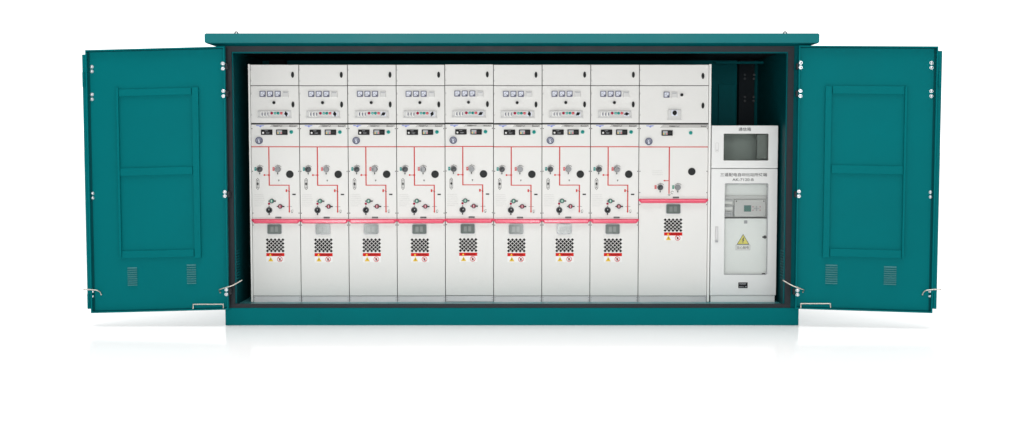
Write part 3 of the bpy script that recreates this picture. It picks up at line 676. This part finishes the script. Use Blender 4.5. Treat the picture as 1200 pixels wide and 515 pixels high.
proto = make_cubicle(False)
LAB = [
 'white cubicle with a round gauge, at the left end beside the dark side wall',
 'white cubicle without a round gauge, second from the left end of the row',
 'white cubicle with a round gauge, third from the left end of the row',
 'white cubicle without a round gauge, fourth from the left end of the row',
 'white cubicle with a round gauge in the middle, fifth from the left',
 'white cubicle without a round gauge, third leftward from the wide cubicle',
 'white cubicle with a round gauge, second leftward from the wide cubicle',
 'narrow white cubicle without a round gauge, directly beside the wide cubicle',
]
GRP = 'row of white switchgear cubicles'
rg = random.Random(3)
for i in range(8):
    o = copy_tree(proto)
    o.location = (XL0 + i * PW, YP + rg.uniform(-.0015, .0015), ZF + (0.003 if i == 4 else rg.uniform(-.001, .001)))
    tag(o, LAB[i], 'switchgear cubicle', GRP)
    for c in kids(o):
        n = c.name.split('.')[0]
        for d in [c] + kids(c):                    # every hand-set knob and slot stands at its own angle
            dn = d.name.split('.')[0]; lim = {'rotary_switch': -.0215, 'operating_socket': -.0195, 'selector_switch': -.0155, 'rotary_knob': -.0235}.get(dn)
            if lim is None or d.type != 'MESH': continue
            me = d.data.copy(); d.data = me; vs = [v for v in me.vertices if v.co.y < lim]
            base_ = [v.co for v in me.vertices if v.co.y < -.005 and v.co.y > lim - .004] or [v.co for v in vs]
            cx = (min(v.x for v in base_) + max(v.x for v in base_)) / 2; cz = (min(v.z for v in base_) + max(v.z for v in base_)) / 2
            a_ = rg.choice((0, 0, -.5, .6, 1.2)) if dn == 'rotary_switch' else rg.uniform(-.5, .5); ca, sa_ = math.cos(a_), math.sin(a_)
            for v in vs: dx_, dz_ = v.co.x - cx, v.co.z - cz; v.co.x = cx + dx_ * ca - dz_ * sa_; v.co.z = cz + dx_ * sa_ + dz_ * ca
        if n == 'pressure_gauge' and i % 2 == 1:
            for k in kids(c): bpy.data.objects.remove(k)
            bpy.data.objects.remove(c)
        elif n == 'viewing_window':
            c.rotation_euler = (c.rotation_euler[0] + R(rg.uniform(-.3, .3)), 0, R(rg.uniform(-.2, .2)))
for c in kids(proto):
    for k in kids(c): bpy.data.objects.remove(k)
    bpy.data.objects.remove(c)
bpy.data.objects.remove(proto)
wc = make_cubicle(True); tag(wc, 'wide white cubicle with one meter and a red trim bar set higher than the others', 'switchgear cubicle', GRP)
# end plates closing the row belong to the first and the last cubicle
for o in list(COL.objects):
    if o.get('label') == LAB[0]:
        q = MB(); q.box(U(292.4, 200, YP).x - XL0, -.0005, -.004, .92, .002, ZTOPC + .003, bev=.002); q.build('end_plate', 'whiteb', o)
q = MB(); W9 = XR9 - XL9; q.box(W9 + .0005, U(832.4, 200, YP).x - XL9, -.006, .92, .002, ZTOPC + .002, bev=.002); q.build('end_plate', 'whiteb', wc)

# ------------------------------------------------------------------ terminal and communication cabinets
TX0, TX1 = U(833.0, 250, YP).x, U(910.6, 250, YP).x
TW = TX1 - TX0; TD = .42; TZS = U(600, 197.6, YP).z
def hollow(name_root, zlo, zhi, win, wr, root, paint='tw', inner='tg', plinth=0.0):
    """open carcass, a framed door with a glazed opening; coordinates local to root at (TX0, YP, zlo)"""
    H = zhi - zlo; t = .012
    q = MB(); q.box(0, t, .022, TD, plinth, H); q.box(TW - t, TW, .022, TD, plinth, H); q.box(t, TW - t, .022, TD, H - t, H); q.box(t, TW - t, .022, TD, plinth, plinth + t); q.box(t, TW - t, TD - t, TD, plinth + t, H - t)
    q.build('body', inner, root)
    wp = rrect(win[0], win[1], win[2], win[3], wr)
    q = MB(); q.holed([(.001, plinth + .003), (TW - .001, plinth + .003), (TW - .001, H - .003), (.001, H - .003)], wp, 0, .020); d = q.build('door', paint, root)
    return d
def tl(px, py, z0): p = U(px, py, YP); return p.x - TX0, p.z - z0
# lower: terminal cabinet
t1 = empty('terminal_cabinet', (TX0, YP, ZF)); tag(t1, 'tall white terminal cabinet with a yellow hazard triangle behind its glazed door', 'terminal cabinet')
L1 = lambda px, py: tl(px, py, ZF)
zpl = L1(0, 346.5)[1]
wa = L1(848.2, 322.6); wb = L1(900.8, 215.0)
dr = hollow('terminal_cabinet', ZF, TZS - .003, (wa[0], wb[0], wa[1], wb[1]), .012, t1, 'tw', 'tg', zpl)
q = MB(); q.box(.006, TW - .010, .006, TD - .01, 0, zpl - .001); q.build('plinth', 'tw', t1)
q = MB(); q.holed(rrect(wa[0] - .004, wb[0] + .004, wa[1] - .004, wb[1] + .004, .014), rrect(wa[0] + .005, wb[0] - .005, wa[1] + .005, wb[1] - .005, .010), .0195, .026); q.build('window_seal', 'grey', dr)
q = MB(); q.box(wa[0] - .003, wb[0] + .003, .0205, .0235, wa[1] - .003, wb[1] + .003); q.build('glass_pane', 'clear', dr)
text('lettering', '三遥配电自动化站所终端', L1(871.5, 204.7)[0], L1(0, 205.0)[1], .031, -.0006, 'tink', dr, .405, .012)
text('lettering', 'AK-7120-B', L1(870.7, 211)[0], L1(0, 210.8)[1], .023, -.0006, 'tink', dr, .185, .012)
# handle
a = L1(838.0, 265.5); c = L1(841.3, 284.5); q = MB(); q.box(a[0], c[0], -.006, 0, c[1], a[1], 0, bev=.002); q.box(a[0] + .004, c[0] - .003, -.014, -.006, c[1] + .03, a[1] - .008, 1, bev=.002); q.box(a[0] + .002, c[0] - .001, -.012, -.006, c[1] + .004, c[1] + .018, 2); q.build('door_handle', ['lgrey', 'plinth', 'grey'], dr)
a = L1(865.2, 331.2); c = L1(876, 337.8); q = MB(); q.box(a[0], c[0], -.003, 0, c[1], a[1], 0); npl = q.build('name_plate', 'black', dr)
q = MB(); strokes(q, a[0] + .008, c[0] - .010, a[1] - .018, a[1] - .008, -.0036, -.003, 0, 3, 6); strokes(q, a[0] + .008, c[0] - .03, c[1] + .008, c[1] + .015, -.0036, -.003, 0, 9, 4); q.box(c[0] - .022, c[0] - .008, -.0036, -.003, c[1] + .010, c[1] + .016); q.build('lettering', 'grey', npl)
# inside
YI = .060
def I(px, py):                       # photo point on the plane just behind the glass
    p = U(px, py, YP + YI); return p.x - TX0, p.z - ZF
zd = I(0, 256.2)[1]
q = MB(); q.box(.014, TW - .014, YI, YI + .012, zpl + .014, zd, bev=.002); ind = q.build('inner_door', 'tg', t1)
a = I(871.8, 258.6); c = I(875.6, 262.2); q = MB(); q.box(a[0], c[0], YI - .008, YI, c[1], a[1], bev=.002); q.build('latch', 'grey', ind)
x, z = I(870.8, 281.0); q = MB(); h = .056
q.prism([(x - h, z - .044), (x + h, z - .044), (x, z + .049)], YI - .0012, YI, 1); q.prism([(x - h * .86, z - .0385), (x + h * .86, z - .0385), (x, z + .040)], YI - .0020, YI - .0012, 0)
q.prism([(x - .003, z - .036), (x + .003, z - .021), (x - .002, z - .021), (x + .011, z - .004), (x + .003, z - .004), (x + .008, z + .018), (x + .000, z + .018), (x - .009, z - .007), (x - .001, z - .007), (x - .007, z - .022), (x - .004, z - .022)], YI - .0028, YI - .002, 1); q.build('hazard_sign', ['yellow2', 'ink'], ind)
x, z = I(870.6, 290.3); q = MB(); hw, hh = .063, .023
q.box(x - hw, x + hw, YI - .0012, YI, z - hh, z + hh, 0); q.holed([(x - hw, z - hh), (x + hw, z - hh), (x + hw, z + hh), (x - hw, z + hh)], [(x - hw + .003, z - hh + .003), (x + hw - .003, z - hh + .003), (x + hw - .003, z + hh - .003), (x - hw + .003, z + hh - .003)], YI - .002, YI - .0012, 1); wl = q.build('warning_label', ['signwhite', 'grey'], ind)
text('lettering', '当心触电', x, z, .026, YI - .0014, 'dark', wl, .105)
x, z = I(896.2, 278.0); q = MB(); q.disc(x, z, .014, YI - .010, YI, 0, 18); q.box(x - .024, x + .006, YI - .020, YI - .010, z - .007, z + .007, 0, bev=.002); q.build('lock_knob', 'black', ind)
x, z = I(895, 321); q = MB(); q.box(x - .018, x + .012, YI - .008, YI, z - .006, z + .006, 0, bev=.002); q.build('hinge', 'black', ind)
# mounting plate and modules
q = MB(); q.box(.014, TW - .014, YI + .055, YI + .06, zd + .006, TZS - ZF - .02); q.build('mounting_plate', 'tg', t1)
za, zb = I(0, 255.2)[1], I(0, 229.3)[1]
q = MB(); q.box(.014, TW - .014, YI + .034, YI + .0545, I(0, 233.6)[1], zb, 0); q.build('cable_duct', 'lgrey', t1)
q = MB(); q.box(.014, TW - .014, YI - .002, YI + .012, zd + .001, za, 0); q.build('dark_edge_strip', 'black', t1)
a = I(861.2, 234.2); c = I(897.4, 255.0); q = MB(); q.box(a[0], c[0], YI + .010, YI + .054, c[1] + .003, a[1], 0, bev=.004); q.box(a[0] - .005, a[0], YI + .004, YI + .02, c[1] + .02, c[1] + .10, 1); ctl = q.build('controller', ['lgrey', 'grey'], t1)
s0 = I(872.2, 241); s1 = I(880.2, 248.2); q = MB(); q.holed([(s0[0] - .003, s1[1] - .003), (s1[0] + .003, s1[1] - .003), (s1[0] + .003, s0[1] + .003), (s0[0] - .003, s0[1] + .003)], [(s0[0], s1[1]), (s1[0], s1[1]), (s1[0], s0[1]), (s0[0], s0[1])], YI + .007, YI + .0105, 1); q.box(s0[0], s1[0], YI + .0085, YI + .0104, s1[1], s0[1], 0); q.build('screen', ['screen', 'grey'], ctl)
x, z = I(886.8, 244.7); q = MB(); q.disc(x, z, .010, YI + .005, YI + .0105, 0, 16)
for sx_ in (-1, 1): q.box(x + sx_ * .019 - .005, x + sx_ * .019 + .005, YI + .006, YI + .0105, z - .004, z + .004, 0)
for sz in (-1, 1): q.box(x - .005, x + .005, YI + .006, YI + .0105, z + sz * .017 - .004, z + sz * .017 + .004, 0)
for sx_ in (-1, 1):
    for sz in (-1, 1): q.box(x + sx_ * .031 - .003, x + sx_ * .031 + .003, YI + .007, YI + .0105, z + sz * .015 - .005, z + sz * .015 + .005, 1)
q.build('keypad', ['grey', 'crim'], ctl)
for px in (863.2, 895.4):
    x, z = I(px, 236.2); q = MB(); q.disc(x, z, .006, YI + .008, YI + .0105, 0, 12); q.build('screw', 'dark', ctl)
rows = ((234.6, 240.2), (241.0, 247.6), (248.2, 254.6))
for j, (ya, yb) in enumerate(rows):
    a = I(848.6, ya); c = I(859.4, yb); q = MB(); q.box(a[0], c[0], YI + .018, YI + .054, c[1], a[1], 0, bev=.003)
    if j < 2: q.box(a[0] + .004, c[0] - .006, YI + .012, YI + .0182, (a[1] + c[1]) / 2 - .012, (a[1] + c[1]) / 2 + .008, 1); q.box(a[0], c[0], YI + .016, YI + .0182, a[1] - .012, a[1] - .007, 2)
    else:
        for k in range(5): xx = a[0] + .010 + k * .015; q.box(xx, xx + .009, YI + .013, YI + .0182, c[1] + .01, a[1] - .008, 2)
    q.build('terminal_block', ['lgrey', 'whiteb', 'grey'], t1)
for py in (219, 232, 252, 268, 291, 305):
    x, z = I(899.4, py); q = MB(); q.disc(x, z, .005, YI - .006, YI + .001, 0, 10) ; q.build('screw', 'dark', t1)
# upper: communication cabinet
TZ1 = U(600, 147.3, YP).z
t2 = empty('communication_cabinet', (TX0, YP, TZS)); tag(t2, 'small white box with a dark glazed window, stacked on top of the tall terminal cabinet', 'equipment box')
L2 = lambda px, py: tl(px, py, TZS)
wa = L2(847.8, 188.4); wb = L2(900.9, 156.9)
dr = hollow('communication_cabinet', TZS, TZ1, (wa[0], wb[0], wa[1], wb[1]), .008, t2, 'tw', 'tg')
q = MB(); q.holed(rrect(wa[0] - .004, wb[0] + .004, wa[1] - .004, wb[1] + .004, .010), rrect(wa[0] + .004, wb[0] - .004, wa[1] + .004, wb[1] - .004, .006), .0195, .026); q.build('window_seal', 'dark', dr)
q = MB(); q.box(wa[0] - .003, wb[0] + .003, .0205, .0235, wa[1] - .003, wb[1] + .003); q.build('glass_pane', 'clearg', dr)
text('lettering', '通信箱', L2(872.8, 151.6)[0], L2(0, 151.7)[1], .031, -.0006, 'tink', dr, .108, .012)
a = L2(838.6, 167.5); c = L2(842.0, 178.6); q = MB(); q.holed(rrect(a[0], c[0], c[1], a[1], .006), rrect(a[0] + .003, c[0] - .003, c[1] + .003, a[1] - .003, .004), -.003, 0, 0); q.box(a[0] + .006, c[0] - .006, -.004, 0, c[1] + .010, c[1] + .022, 0); q.build('door_latch', 'lgrey', dr)
q = MB(); q.box(TW * .72, TW - .03, .10, .16, .08, .30, 0, bev=.004); q.build('junction_box', 'lgrey', t2)
x, z = L2(897, 185); q = MB(); q.disc(x, z, .006, .028, .034, 0, 12); q.build('indicator_lamp', 'lampw', t2)
print('ZF', ZF, 'Z_B', Z_B, 'PW', PW, 'HW', HW, 'X_FR', X_FR, 'ZTOP', Z_TOP)
